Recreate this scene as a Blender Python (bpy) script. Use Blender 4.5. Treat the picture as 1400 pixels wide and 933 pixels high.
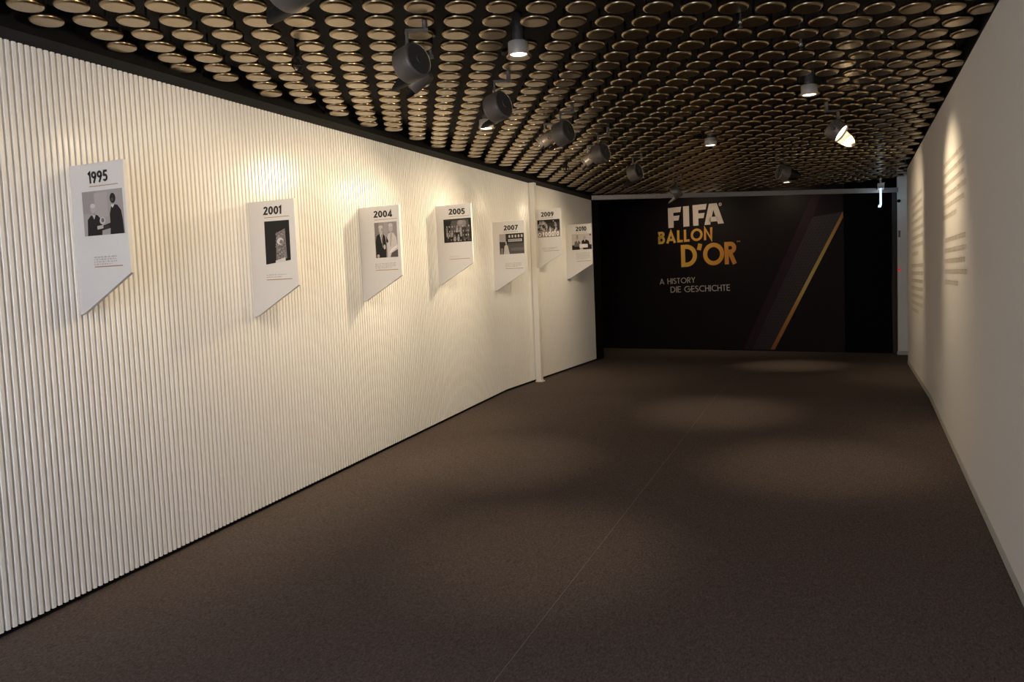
import bpy, math, random
from mathutils import Vector, Matrix, Quaternion
random.seed(7)
for o in list(bpy.data.objects): bpy.data.objects.remove(o)
scene = bpy.context.scene
C = scene.collection

# ------------------------------------------------------------------ camera
# corridor frame: X to the right, Y along the corridor, Z up, z=0 on the far landing.
F = 1072.0
MC = ((0.917699, 0.395157, -0.040979), (-0.009659, -0.080927, -0.996673), (-0.397159, 0.915042, -0.07045))
ZC = 1.1505
CAM = Vector((0, 0, ZC))
rx, dn, fw = (Vector(r).normalized() for r in MC)
cam_d = bpy.data.cameras.new('camera'); cam = bpy.data.objects.new('camera', cam_d); C.objects.link(cam)
cam_d.sensor_width = 36.0; cam_d.lens = F / 1400 * 36.0; cam_d.clip_start = 0.05; cam_d.clip_end = 100
up = -dn
m = Matrix(((rx.x, up.x, -fw.x, 0), (rx.y, up.y, -fw.y, 0), (rx.z, up.z, -fw.z, ZC), (0, 0, 0, 1)))
cam.matrix_world = m
scene.camera = cam

# ------------------------------------------------------------------ world: pale daylight entering by the opening added in the rear wall
w = bpy.data.worlds.new('world'); scene.world = w; w.use_nodes = True
bg = w.node_tree.nodes['Background']
bg.inputs[0].default_value = (0.84, 0.89, 1.0, 1); bg.inputs[1].default_value = 6.8
vs = scene.view_settings
vs.view_transform = 'Standard'; vs.look = 'None'; vs.gamma = 1.0; vs.exposure = 0.0; vs.use_curve_mapping = False

# lamp strengths (watts), used by the lamp builders below
P_WALL = 46.0      # drum spotlights
P_BACK = 60.0      # slim spotlights
P_RIGHT = 44.0     # spotlights on the right wall
P_LOGO = 26.0  # added unseen lamps on the title wall
P_DOWN = 55.0
WARM = (1.0, 0.79, 0.52)

# ------------------------------------------------------------------ pixel helpers
def ray(px, py):
    a, b = (px - 700) / F, (py - 466.5) / F
    return rx * a + dn * b + fw
def at(px, py, axis, val):
    d = ray(px, py); return CAM + d * ((val - CAM[axis]) / d[axis])
WN = Vector((0.252874, 0.967499, 0.0)); WD = 11.976      # end wall plane
WT = Vector((0.967499, -0.252874, 0.0))
def atw(px, py, off=0.0):
    d = ray(px, py); return CAM + d * ((WD - off - WN.dot(CAM)) / WN.dot(d))

XL, XR = -3.511, 0.648
HL, ZD, ZS = 2.361, 2.40, 2.52
Y0 = -2.2                      # rear end, where the added wall with the opening stands
YK = 7.912                     # top of the ramp
def zf(y): return -.024 if y >= YK else (y - YK) * 0.05586 - .024

# ------------------------------------------------------------------ materials
def mat(name, col, rough=0.5, metal=0.0, spec=0.5, var=0.0, scale=30.0, bump=0.0, emit=None, estr=0.0):
    m = bpy.data.materials.new(name); m.use_nodes = True
    nt = m.node_tree; b = nt.nodes['Principled BSDF']
    b.inputs['Base Color'].default_value = (*col, 1); b.inputs['Roughness'].default_value = rough
    b.inputs['Metallic'].default_value = metal; b.inputs['Specular IOR Level'].default_value = spec
    if var or bump:
        tc = nt.nodes.new('ShaderNodeTexCoord'); n = nt.nodes.new('ShaderNodeTexNoise')
        n.inputs['Scale'].default_value = scale; n.inputs['Detail'].default_value = 4
        nt.links.new(tc.outputs['Object'], n.inputs['Vector'])
        if var:
            r = nt.nodes.new('ShaderNodeMix'); r.data_type = 'RGBA'
            r.inputs[6].default_value = (*[c * (1 - var) for c in col], 1)
            r.inputs[7].default_value = (*[min(1, c * (1 + var)) for c in col], 1)
            nt.links.new(n.outputs['Fac'], r.inputs[0]); nt.links.new(r.outputs[2], b.inputs['Base Color'])
        if bump:
            bp = nt.nodes.new('ShaderNodeBump'); bp.inputs['Strength'].default_value = bump; bp.inputs['Distance'].default_value = 0.004
            nt.links.new(n.outputs['Fac'], bp.inputs['Height']); nt.links.new(bp.outputs[0], b.inputs['Normal'])
    if emit:
        b.inputs['Emission Color'].default_value = (*emit, 1); b.inputs['Emission Strength'].default_value = estr
    return m

def carpet_mat():
    m = bpy.data.materials.new('carpet'); m.use_nodes = True; nt = m.node_tree; b = nt.nodes['Principled BSDF']
    tc = nt.nodes.new('ShaderNodeTexCoord')
    n1 = nt.nodes.new('ShaderNodeTexNoise'); n1.inputs['Scale'].default_value = 380; n1.inputs['Detail'].default_value = 3
    n2 = nt.nodes.new('ShaderNodeTexNoise'); n2.inputs['Scale'].default_value = 130; n2.inputs['Detail'].default_value = 5
    mp = nt.nodes.new('ShaderNodeMapping'); mp.inputs['Scale'].default_value = (1, 0.45, 1)
    nt.links.new(tc.outputs['Object'], mp.inputs[0])
    nt.links.new(mp.outputs[0], n1.inputs['Vector']); nt.links.new(mp.outputs[0], n2.inputs['Vector'])
    mx = nt.nodes.new('ShaderNodeMath'); mx.operation = 'ADD'; nt.links.new(n1.outputs[0], mx.inputs[0]); nt.links.new(n2.outputs[0], mx.inputs[1])
    r = nt.nodes.new('ShaderNodeValToRGB')
    r.color_ramp.elements[0].position = 0.36; r.color_ramp.elements[0].color = (0.066, 0.051, 0.047, 1)
    r.color_ramp.elements[1].position = 0.66; r.color_ramp.elements[1].color = (0.185, 0.147, 0.134, 1)
    hv = nt.nodes.new('ShaderNodeMath'); hv.operation = 'MULTIPLY'; hv.inputs[1].default_value = 0.5
    nt.links.new(mx.outputs[0], hv.inputs[0]); nt.links.new(hv.outputs[0], r.inputs[0]); nt.links.new(r.outputs[0], b.inputs['Base Color'])
    b.inputs['Roughness'].default_value = 0.95; b.inputs['Specular IOR Level'].default_value = 0.1
    bp = nt.nodes.new('ShaderNodeBump'); bp.inputs['Strength'].default_value = 0.5; bp.inputs['Distance'].default_value = 0.004
    nt.links.new(n1.outputs[0], bp.inputs['Height']); nt.links.new(bp.outputs[0], b.inputs['Normal'])
    return m

M = {}
M['carpet'] = carpet_mat()
M['seam'] = mat('seam', (0.22, 0.19, 0.17), 0.9)
M['slat'] = mat('slat', (0.86, 0.845, 0.82), 0.22, var=0.02, scale=6)
M['backing'] = mat('backing', (0.56, 0.555, 0.57), 0.5)  # white backing greyed: shade between the slats put into its colour
M['black'] = mat('black', (0.0065, 0.006, 0.006), 0.7, spec=.12, var=0.2)
M['void_black'] = mat('void_black', (0.0030, 0.0027, 0.0035), 0.8, spec=.08, var=0.1)
M['slab'] = mat('slab', (0.020, 0.016, 0.013), 0.8, var=0.3, scale=8)
M['plaster'] = mat('plaster', (0.80, 0.765, 0.72), 0.75, var=0.03, scale=60, bump=0.25)
M['skirt'] = mat('skirt', (0.50, 0.50, 0.44), 0.5)
M['grey_trim'] = mat('grey_trim', (0.30, 0.28, 0.26), 0.5)
M['disc'] = mat('disc', (0.305, 0.230, 0.132), 0.28, metal=1.0, var=0.06, scale=5)
M['disc'].node_tree.nodes['Principled BSDF'].inputs['Coat Weight'].default_value = 0.2
M['disc'].node_tree.nodes['Principled BSDF'].inputs['Coat Roughness'].default_value = 0.22
M['post'] = mat('post', (0.78, 0.75, 0.70), 0.35)
M['endwall'] = mat('endwall', (0.0075, 0.004, 0.005), 0.6, spec=0.2, var=0.3, scale=3)
M['drum'] = mat('drum', (0.135, 0.115, 0.10), 0.42, metal=0.3, var=0.05)
M['drum_back'] = mat('drum_back', (0.055, 0.052, 0.05), 0.55)
M['visor'] = mat('visor', (0.004, 0.004, 0.0045), 0.6, spec=.2)
M['visor_lit'] = mat('visor_lit', (0.5, 0.46, 0.40), 0.5)  # visor with the lens's light on it put into the colour
M['lens'] = mat('lens', (0.9, 0.85, 0.7), 0.3, emit=(1.0, 0.86, 0.62), estr=9.0)
M['lens_down'] = mat('lens_down', (0.9, 0.85, 0.7), 0.3, emit=(1.0, 0.84, 0.58), estr=6.0)
M['lamp_case'] = mat('lamp_case', (0.42, 0.38, 0.34), 0.45, metal=0.2)
M['lamp_neck'] = mat('lamp_neck', (0.07, 0.065, 0.06), 0.5)
M['board'] = mat('board', (0.74, 0.72, 0.71), 0.45, var=0.01)
M['ink'] = mat('ink', (0.010, 0.010, 0.011), 0.5)
M['ink_grey'] = mat('ink_grey', (0.30, 0.28, 0.27), 0.6)
M['rule'] = mat('rule', (0.42, 0.22, 0.10), 0.6)
M['wall_ink'] = mat('wall_ink', (0.46, 0.39, 0.29), 0.7)
M['fifa'] = mat('fifa', (0.72, 0.62, 0.56), 0.5)
M['slim_text'] = mat('slim_text', (0.60, 0.56, 0.51), 0.5)
M['red_led'] = mat('red_led', (0.5, 0.02, 0.02), 0.4, emit=(1, 0.03, 0.02), estr=0.6)
M['sign_glow'] = mat('sign_glow', (0.8, 0.9, 1), 0.3, emit=(0.62, 0.82, 1.0), estr=1.6)
M['white_plastic'] = mat('white_plastic', (0.7, 0.72, 0.75), 0.4)
M['steel'] = mat('steel', (0.35, 0.35, 0.36), 0.3, metal=0.8)

# ------------------------------------------------------------------ mesh helpers
class MB:
    def __init__(s): s.v = []; s.f = []; s.mi = []; s.sm = []
    def add(s, vs, fs, mi=0, sm=False):
        k = len(s.v); s.v += [tuple(v) for v in vs]
        for f in fs: s.f.append(tuple(i + k for i in f)); s.mi.append(mi); s.sm.append(sm)
        return s
    def box(s, lo, hi, mi=0):
        x0, y0, z0 = lo; x1, y1, z1 = hi
        return s.add([(x0,y0,z0),(x1,y0,z0),(x1,y1,z0),(x0,y1,z0),(x0,y0,z1),(x1,y0,z1),(x1,y1,z1),(x0,y1,z1)],
                     [(0,3,2,1),(4,5,6,7),(0,1,5,4),(1,2,6,5),(2,3,7,6),(3,0,4,7)], mi)
    def bar(s, p, q, w, h, upv=Vector((0,0,1)), mi=0):
        p, q = Vector(p), Vector(q); d = (q - p).normalized(); sd = d.cross(upv)
        if sd.length < 1e-4: sd = d.cross(Vector((1,0,0)))
        sd.normalize(); u2 = sd.cross(d)
        vs = [e + sd * (a * w / 2) + u2 * (b * h / 2) for e in (p, q) for a, b in ((-1,-1),(1,-1),(1,1),(-1,1))]
        return s.add(vs, [(0,1,2,3),(7,6,5,4),(0,4,5,1),(1,5,6,2),(2,6,7,3),(3,7,4,0)], mi)
    def lathe(s, base, axis, prof, n=24, mi=0, cap0=True, cap1=True, a0=0, a1=2*math.pi, ref=None, smooth=True):
        """prof: list of (along axis, radius)"""
        base = Vector(base); axis = Vector(axis).normalized()
        e1 = Vector(ref) if ref is not None else (Vector((0,0,1)) if abs(axis.z) < .9 else Vector((1,0,0)))
        e1 = (e1 - axis * e1.dot(axis)).normalized(); e2 = axis.cross(e1)
        full = abs(a1 - a0 - 2*math.pi) < 1e-6; cnt = n if full else n + 1
        vs = []
        for (t, r) in prof:
            for k in range(cnt):
                an = a0 + (a1 - a0) * k / n
                vs.append(base + axis * t + (e1 * math.cos(an) + e2 * math.sin(an)) * r)
        fs = []
        for i in range(len(prof) - 1):
            for k in range(n):
                k2 = (k + 1) % cnt
                fs.append((i*cnt + k, i*cnt + k2, (i+1)*cnt + k2, (i+1)*cnt + k))
        s.add(vs, fs, mi, smooth)
        if full:
            b = len(s.v) - len(vs)
            if cap0: s.f.append(tuple(b + k for k in reversed(range(cnt)))); s.mi.append(mi); s.sm.append(False)
            if cap1: s.f.append(tuple(b + (len(prof)-1)*cnt + k for k in range(cnt))); s.mi.append(mi); s.sm.append(False)
        return s
    def mesh(s, name, mats, origin=(0,0,0)):
        me = bpy.data.meshes.new(name); o = Vector(origin)
        me.from_pydata([tuple(Vector(v) - o) for v in s.v], [], s.f)
        for mm in (mats if isinstance(mats, (list, tuple)) else [mats]): me.materials.append(mm)
        me.polygons.foreach_set('material_index', s.mi); me.polygons.foreach_set('use_smooth', s.sm); me.update()
        return me
    def build(s, name, mats, parent=None, origin=(0,0,0)):
        o = bpy.data.objects.new(name, s.mesh(name, mats, origin)); C.objects.link(o)
        if parent is not None: o.parent = parent
        else: o.location = origin
        return o

def tag(o, label=None, cat=None, group=None, kind=None):
    if label: o['label'] = label
    if cat: o['category'] = cat
    if group: o['group'] = group
    if kind: o['kind'] = kind
    return o
def empty(name, loc):
    o = bpy.data.objects.new(name, None); o.empty_display_size = 0.1; C.objects.link(o); o.location = loc; return o
def struct(o, label, cat): return tag(o, label, cat, kind='structure')

# ================================================================== SETTING
# floor: ramp rising to a level landing
b = MB()
xa, xb = -5.4, 2.4
ys = [Y0, YK, 15.0]
vs = []
for y in ys: vs += [(xa, y, zf(y)), (xb, y, zf(y))]
b.add(vs, [(0,1,3,2),(2,3,5,4)])
lo = [(x, y, z - 0.2) for x, y, z in vs]
b.add(vs + lo, [(6,8,9,7),(8,10,11,9),(0,6,7,1),(4,5,11,10),(0,2,8,6),(2,4,10,8),(1,7,9,3),(3,9,11,5)])
floor = struct(b.build('floor', M['carpet']), 'dark brown-grey carpet on a gentle ramp rising to a landing', 'floor')
# carpet seam
p0 = at(679, 931.5, 2, zf(3.0)); 
b = MB(); sx = -0.62
d = ray(745, 843); t = (-0.466 - ZC) / (d.z - 0.05586 * d.y); sx = (CAM + d * t).x
b.add([(sx - .0015, Y0, zf(Y0) + .0006), (sx + .0015, Y0, zf(Y0) + .0006), (sx + .0015, YK, -.0234), (sx - .0015, YK, -.0234), (sx + .001, 10.6, -.0234), (sx - .001, 10.6, -.0234)],
      [(0,1,2,3),(3,2,4,5)])
b.build('carpet_seam', M['seam'], floor)

# left wall: backing + slats
YE = 11.25
def wall_poly(x0, x1, y0, y1, ztop, zoff):
    ysx = [y for y in (y0, YK, y1)] if y0 < YK < y1 else [y0, y1]
    b = MB()
    bot = [(y, zf(y) + zoff) for y in ysx]
    ring = bot + [(y1, ztop), (y0, ztop)]; n = len(ring)
    b.add([(x0, y, z) for y, z in ring] + [(x1, y, z) for y, z in ring],
          [tuple(range(n)), tuple(reversed(range(n, 2*n)))] + [(i, n + i, n + (i+1) % n, (i+1) % n) for i in range(n)])
    return b
wl = struct(wall_poly(XL - .20, XL - .012, Y0, YE, HL, 0.030).build('wall_left', M['backing']), 'long white wall clad with narrow upright ribbed slats', 'wall')
b = MB()
for (ya, yb) in ((Y0, YK), (YK, YE)):
    z0, z1 = zf(ya), zf(yb)
    x0, x1 = XL - .19, XL - .03
    b.add([(x0,ya,z0-.01),(x1,ya,z0-.01),(x1,yb,z1-.01),(x0,yb,z1-.01),(x0,ya,z0+.0295),(x1,ya,z0+.0295),(x1,yb,z1+.0295),(x0,yb,z1+.0295)],
          [(0,3,2,1),(4,5,6,7),(0,1,5,4),(1,2,6,5),(2,3,7,6),(3,0,4,7)])
struct(b.build('baseboard_left', M['black']), 'black recessed plinth under the white slatted wall', 'baseboard')
PITCH = 0.032
sb = MB()
prof = [(-.0108, 0), (-.0105, .0095), (-.0080, .0125), (.0080, .0125), (.0105, .0095), (.0108, 0)]
np_ = len(prof)
sb.add([(px, py, z) for z in (0, 1) for py, px in prof],
       [(i, i+1, np_+i+1, np_+i) for i in range(np_-1)] + [tuple(reversed(range(np_))), tuple(range(np_, 2*np_))])
slat_me = sb.mesh('slat', M['slat'])
y = YE - PITCH / 2; rest = MB(); cnt = 0
while y > Y0 + .02:
    z0 = zf(y) + .030; h = HL - z0
    if cnt < 292:
        o = bpy.data.objects.new('slat', slat_me); C.objects.link(o); o.parent = wl
        o.location = (XL - .012, y, z0); o.scale = (1, 1, h)
    else:
        rest.add([(XL - .012 + v[0], y + v[1], z0 + v[2] * h) for v in sb.v], sb.f)
    cnt += 1; y -= PITCH
o = rest.build('slats_beyond_frame', M['slat'], wl); o['kind'] = 'stuff'
# black soffit between the slats and the disc ceiling, black return at the wall end
b = MB(); b.box((XL - .20, Y0, HL), (XL + .15, YE + .38, ZS))
struct(b.build('trim_1', M['black']), 'black soffit strip along the top of the slatted wall', 'trim')
b = MB(); b.box((XL - .20, YE, -.025), (XL + .0, YE + .38, HL))
struct(b.build('trim_2', M['black']), 'black jamb closing the far end of the slatted wall', 'trim')
# slim white post standing against the slats
b = MB(); b.box((XL + .006, 8.76, -.024), (XL + .075, 8.825, 2.44))
o = empty('wall_post', (XL + .04, 8.81, 0)); tag(o, 'slim white square post standing against the slatted wall beside the 2009 panel', 'post')
b.build('shaft', M['post'], o, o.location)
b = MB(); b.box((XL + .004, 8.77, 2.44), (XL + .085, 8.855, ZS)); b.build('head_bracket', M['steel'], o, o.location)
b = MB(); b.box((XL + .002, 8.75, -.024), (XL + .095, 8.835, -.010)); b.build('foot_plate', M['post'], o, o.location)

# right wall
YR = 10.9
wr = struct(wall_poly(XR, XR + .2, Y0, YR, ZS, -.1).build('wall_right', M['plaster']), 'plain off-white plastered wall carrying small printed text', 'wall')
b = MB()
for (ya, yb) in ((Y0, YK), (YK, YR)):
    z0, z1 = zf(ya), zf(yb); x0, x1 = XR - .006, XR + .0
    b.add([(x0,ya,z0),(x1,ya,z0),(x1,yb,z1),(x0,yb,z1),(x0,ya,z0+.045),(x1,ya,z0+.045),(x1,yb,z1+.045),(x0,yb,z1+.045)],
          [(0,3,2,1),(4,5,6,7),(0,1,5,4),(1,2,6,5),(2,3,7,6),(3,0,4,7)])
struct(b.build('baseboard_right', M['skirt']), 'pale narrow skirting along the off-white wall', 'baseboard')
b = MB(); b.box((XR - .006, Y0, ZD - .018), (XR, YR, ZS))  # black strip stands in for the soft shade at the wall top
struct(b.build('shade_strip', M['black']), 'black strip put in as the shade where the disc ceiling meets the off-white wall', 'trim')
# unseen rear wall added behind the viewer, its opening sized to shape the daylight
b = MB(); zr = zf(Y0) - .1
b.box((XL - .2, Y0 - .1, zr), (-2.5, Y0, ZS)); b.box((-.3, Y0 - .1, zr), (XR + .2, Y0, ZS)); b.box((-2.5, Y0 - .1, 2.2), (-.3, Y0, ZS))
struct(b.build('added_rear_wall', M['plaster']), 'unseen off-white rear wall with an opening added for daylight', 'wall')
# right wall's return, then unseen black walls added to block the world light
b = MB(); b.box((XR + .2, YR - .1, -.1), (2.2, YR, ZS)); struct(b.build('wall_return', M['plaster']), 'off-white wall turning the corner behind the text wall', 'wall')
b = MB(); b.box((2.2, YR - .1, -.1), (2.3, 13.2, ZS)); struct(b.build('light_block_right', M['black']), 'unseen black wall added to block light right of the far room', 'wall')
b = MB(); b.box((-5.3, YE + .28, -.1), (XL - .2, YE + .38, ZS)); struct(b.build('light_block_slats', M['black']), 'unseen black wall added behind the slatted wall end to block light', 'wall')
b = MB(); b.box((-5.3, YE + .38, -.1), (-5.2, 14.2, ZS)); struct(b.build('light_block_left', M['black']), 'unseen black wall added to block light left of the title wall', 'wall')
# end wall (oblique)
def wbox(x0, x1, z0, z1, off0, off1, mb=None):
    """box on the end wall plane from world x0 to x1; off = distance in front of it"""
    mb = mb or MB(); vs = []
    for z in (z0, z1):
        for off in (off0, off1):
            for x in (x0, x1):
                yy = (WD - WN.x * x) / WN.y; p = Vector((x, yy, z)) - WN * off
                vs.append(p)
    mb.add(vs, [(0,1,3,2),(4,6,7,5),(0,4,5,1),(2,3,7,6),(0,2,6,4),(1,5,7,3)])
    return mb
we = struct(wbox(-5.3, -.085, -.1, ZS, 0, -.15).build('wall_end', M['endwall']), 'near-black title wall printed with gold lettering and a diagonal stripe', 'wall')
struct(wbox(-.085, 2.3, -.1, ZS, -.012, -.15).build('wall_end_black', M['void_black']), 'plain black wall beside the title wall', 'wall')
# grey wall stub and hanging dark curtain at the right of the end wall
b = MB(); b.box((0.592, 12.02, -.03), (1.6, 12.10, ZS))
stub = struct(b.build('wall_stub', M['plaster']), 'narrow grey wall stub beyond the end of the text wall', 'wall')
b = MB(); b.box((0.58, 12.008, -.02), (1.6, 12.02, .03)); b.build('skirting', M['skirt'], stub)
cur = empty('curtain', (0.555, 12.05, 0)); tag(cur, 'dark brown curtain edge hanging beside the grey wall stub', 'curtain')
b = MB(); vs = []; fs = []
K = 12
for i in range(K + 1):
    z = -.015 + (2.26 + .015) * i / K
    sw = .012 * math.sin(i / K * math.pi) * (1 if i < K / 2 else .5)
    for x, yy in ((.530 - sw, 12.045), (.548 - sw, 12.03), (.566, 12.04), (.584, 12.03), (.590, 12.05), (.55, 12.065)): vs.append((x, yy, z))
for i in range(K):
    for k in range(6): fs.append((i*6+k, i*6+(k+1) % 6, (i+1)*6+(k+1) % 6, (i+1)*6+k))
b.add(vs, fs, 0, True); b.build('fabric', mat('curtain', (.045, .038, .034), .9), cur, cur.location)
b = MB(); b.box((.50, 12.045, 2.255), (.592, 12.06, 2.275)); b.build('rail', M['drum'], cur, cur.location)
for nm, px, py, mm, r, lab in (('call_button', 1226, 369, 'red_led', .016, 'small glowing red button on the grey wall stub'), ('wall_knob', 1227.5, 275, 'black', .022, 'small black round fitting high on the grey wall stub')):
    p = at(px, py, 1, 12.02); p.x = max(p.x, .612); b = MB()
    b.lathe(p, (0, -1, 0), [(0, r), (.012, r), (.016, r * .6)], 16)
    o = b.build(nm, M[mm], stub); tag(o, lab)
p = at(1227.5, 320, 1, 12.02); b = MB(); b.box((.604, 12.012, p.z - .045), (.630, 12.02, p.z + .045)); 
o = b.build('switch_plate', M['drum'], stub); tag(o, 'upright dark switch plate')

# ceiling slab with metal discs
b = MB(); b.box((-5.4, Y0, ZS), (2.4, 15.0, ZS + .12))
ceil = struct(b.build('ceiling', M['slab']), 'black ceiling hung all over with bronze metal discs', 'ceiling')
O = Vector((-3.14091, 2.29953)); A = Vector((0.156129, 0.092021)); B_ = Vector((-0.095377, 0.162538))
RD = 0.0715
db = MB()
db.lathe((0, 0, 0), (0, 0, 1), [(-.013, RD - .014), (-.0115, RD - .0075), (-.007, RD - .0022), (0, RD), (.008, RD - .002), (.011, RD - .012)], 22)
db.lathe((0, 0, .010), (0, 0, 1), [(0, .006), (ZS - ZD - .010, .006)], 5, cap0=False)
for k in range(len(db.mi) - 6, len(db.mi)): db.mi[k] = 1
disc_me = db.mesh('disc', [M['disc'], M['slab']])
# bar line that ends the disc field (left end, right end)
BL = Vector((-3.36, 10.78, 2.345)); BR = Vector((0.60, 12.02, 2.235))
DOWN = {'d1': (709, 75), 'd2': (665, 176), 'd3': (1106.5, 130), 'd4': (971.5, 199), 'd5': (1075.5, 249.5)}
ZL = 2.315
dpos = {k: at(*p, 2, ZL) for k, p in DOWN.items()}
def project(p):
    d = Vector(p) - CAM; zc = fw.dot(d)
    return (700 + F * rx.dot(d) / zc, 466.5 + F * dn.dot(d) / zc, zc)
cand = []
for i in range(-40, 110):
    for j in range(-60, 90):
        p = O + B_ * i + A * j
        if not (XL + .15 + RD * .75 < p.x < XR - .025 and Y0 < p.y): continue
        yb = BL.y + (BR.y - BL.y) * (p.x - BL.x) / (BR.x - BL.x)
        if p.y > min(yb + .5, (WD - .08 - WN.x * p.x) / WN.y - RD): continue
        if any((Vector((q.x, q.y)) - p).length < .112 for q in dpos.values()): continue
        cand.append(p)
vis = []; oth = []
for p in cand:
    if p.y > .6:
        u, v, zc = project((p.x, p.y, ZD))
        if zc > .3 and -25 < u < 1425 and -14 < v: vis.append((zc, p)); continue
    oth.append(p)
vis.sort(key=lambda t: t[0])
for zc, p in vis[:298]:
    o = bpy.data.objects.new('disc', disc_me); C.objects.link(o); o.parent = ceil; o.location = (p.x, p.y, ZD)
rest = MB()
for p in [q for _, q in vis[298:]] + oth:
    k = len(rest.v); rest.v += [(x + p.x, y + p.y, z + ZD) for x, y, z in db.v]
    rest.f += [tuple(i + k for i in f) for f in db.f]; rest.mi += db.mi; rest.sm += db.sm
o = rest.build('far_discs', [M['disc'], M['slab']], ceil); o['kind'] = 'stuff'
# grey bar closing the disc field
b = MB(); b.bar(BL + Vector((0, 0, 0)), BR, .03, .062)
struct(b.build('trim_3', M['grey_trim']), 'slim grey bar ending the disc ceiling in front of the title wall', 'trim')

# ================================================================== LETTERING (stroke alphabet)
def arc(cx, cy, rx_, ry_, a0, a1, n=18):
    return [(cx + rx_ * math.cos(math.radians(a0 + (a1 - a0) * k / n)), cy + ry_ * math.sin(math.radians(a0 + (a1 - a0) * k / n))) for k in range(n + 1)]
def glyph(ch, t):
    """strokes (centre lines) in a box of height 1; returns (width, [(points, closed)])"""
    h = t / 2; S = []
    if ch == 'I': return t, [([(h, 0), (h, 1)], 0)]
    if ch == "'": return t * 1.3, [([(t * .8, 1), (h * .8, .72)], 0)]
    if ch == 'L': return .46, [([(h, 1), (h, h), (.46, h)], 0)]
    if ch == 'T': return .54, [([(0, 1-h), (.54, 1-h)], 0), ([(.27, 1-h), (.27, 0)], 0)]
    if ch == 'E': return .5, [([(.5, 1-h), (h, 1-h), (h, h), (.5, h)], 0), ([(h, .52), (.47, .52)], 0)]
    if ch == 'H': return .64, [([(h, 0), (h, 1)], 0), ([(.64-h, 0), (.64-h, 1)], 0), ([(h, .52), (.64-h, .52)], 0)]
    if ch == 'N': return .70, [([(h, 0), (h, 1-h*.6), (.70-h, h*.6), (.70-h, 1)], 0)]
    if ch == 'A': return .80, [([(h*.9, 0), (.40, 1-h), (.80-h*.9, 0)], 0), ([(.17, .27), (.63, .27)], 0)]
    if ch == 'Y': return .66, [([(h*.9, 1), (.33, .46), (.66-h*.9, 1)], 0), ([(.33, .48), (.33, 0)], 0)]
    if ch == 'O': return .98, [(arc(.49, .5, .49-h, .5-h+.005, 0, 360, 32)[:-1], 1)]
    if ch == 'D': return .74, [([(h, h), (h, 1-h)] + [(.25, 1-h)] + arc(.25, .5, .49-h, .5-h, 90, -90) + [(.25, h)], 1)]
    if ch == 'B':
        return .56, [([(h, h), (h, 1-h)] + arc(.30, .765, .22-h+.02, .235-h, 90, -90, 12) + [(h, .53+h*0)], 1),
                     ([(h, h), (h, .53)] + arc(.30, .265+h*.5, .26-h, .265-h*.5, 90, -90, 12), 1)]
    if ch == 'R': return .58, [([(h, 0), (h, 1-h)] + arc(.28, .73, .27-h, .27-h, 90, -90, 14) + [(h, .46+h)], 0), ([(.27, .47), (.56-h, 0)], 0)]
    if ch == 'C': return .80, [(arc(.5, .5, .5-h, .5-h, 48, 312, 26), 0)]
    if ch == 'G': return .96, [(arc(.5, .5, .5-h, .5-h, 44, 360, 28) + [(.56, .5)], 0)]
    if ch == 'S': return .50, [(arc(.25, .74, .22-h*.5, .26-h, 35, 250, 14) + arc(.25, .265, .24-h*.5, .265-h, 80, -145, 14), 0)]
    if ch == '0': return .58, [(arc(.29, .5, .29-h, .5-h, 0, 360, 28)[:-1], 1)]
    if ch == '1': return .30, [([(.0, .80-h*.2), (.30-h, .92), (.30-h, 0)], 0), ([(.30-h, .85), (.30-h, 1)], 0)]
    if ch == '2': return .55, [(arc(.27, .72, .27-h, .28-h, 175, -35, 16) + [(h*1.1, h), (.55, h)], 0)]
    if ch == '4': return .60, [([(.60, .24), (h*.9, .24), (.42, 1-h*.6), (.42, 0)], 0)]
    if ch == '5': return .55, [([(.50, 1-h), (.17, 1-h), (.12, .58)] + arc(.25, .33, .29-h, .33-h, 115, -150, 18), 0)]
    if ch == '7': return .52, [([(0, 1-h), (.52-h, 1-h), (.14, 0)], 0)]
    if ch == '9': return .58, [(arc(.29, .69, .29-h, .31-h, 0, 360, 24)[:-1], 1), ([(.55-h*.4, .62), (.22, 0)], 0)]
    if ch == 'v': return .5, [([(h, .66), (.25, h), (.5-h, .66)], 0)]
    if ch == 'o': return .6, [(arc(.3, .33, .3-h, .33-h, 0, 360, 20)[:-1], 1)]
    if ch == 'd': return .6, [(arc(.3, .33, .3-h, .33-h, 0, 360, 20)[:-1], 1), ([(.6-h, 0), (.6-h, 1)], 0)]
    if ch == 'a': return .6, [(arc(.3, .33, .3-h, .33-h, 0, 360, 20)[:-1], 1), ([(.6-h, 0), (.6-h, .66)], 0)]
    if ch == 'f': return .36, [(arc(.30, .80, .14, .2-h, 80, 180, 8) + [(.16, 0)], 0), ([(0, .60), (.34, .60)], 0)]
    if ch == ' ': return .30, []
    return .4, []
def ribbon(pts, closed, t):
    """polygons of a stroke: quads with mitred joins"""
    n = len(pts); L = []; Rr = []
    P = [Vector((p[0], p[1])) for p in pts]
    for i in range(n):
        if closed: a, c = P[(i-1) % n], P[(i+1) % n]
        else: a, c = (P[i-1] if i else None), (P[i+1] if i < n-1 else None)
        d1 = (P[i] - a).normalized() if a is not None and (P[i]-a).length > 1e-6 else None
        d2 = (c - P[i]).normalized() if c is not None and (c-P[i]).length > 1e-6 else None
        d1 = d1 or d2; d2 = d2 or d1
        n1 = Vector((-d1.y, d1.x)); n2 = Vector((-d2.y, d2.x)); mm = n1 + n2
        if mm.length < .2: mm = n1
        mm.normalize(); k = 1 / max(.38, mm.dot(n1))
        L.append(P[i] + mm * (t/2*k)); Rr.append(P[i] - mm * (t/2*k))
    qs = []
    for i in range(n if closed else n - 1):
        j = (i + 1) % n; qs.append([L[i], L[j], Rr[j], Rr[i]])
    return qs
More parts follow.
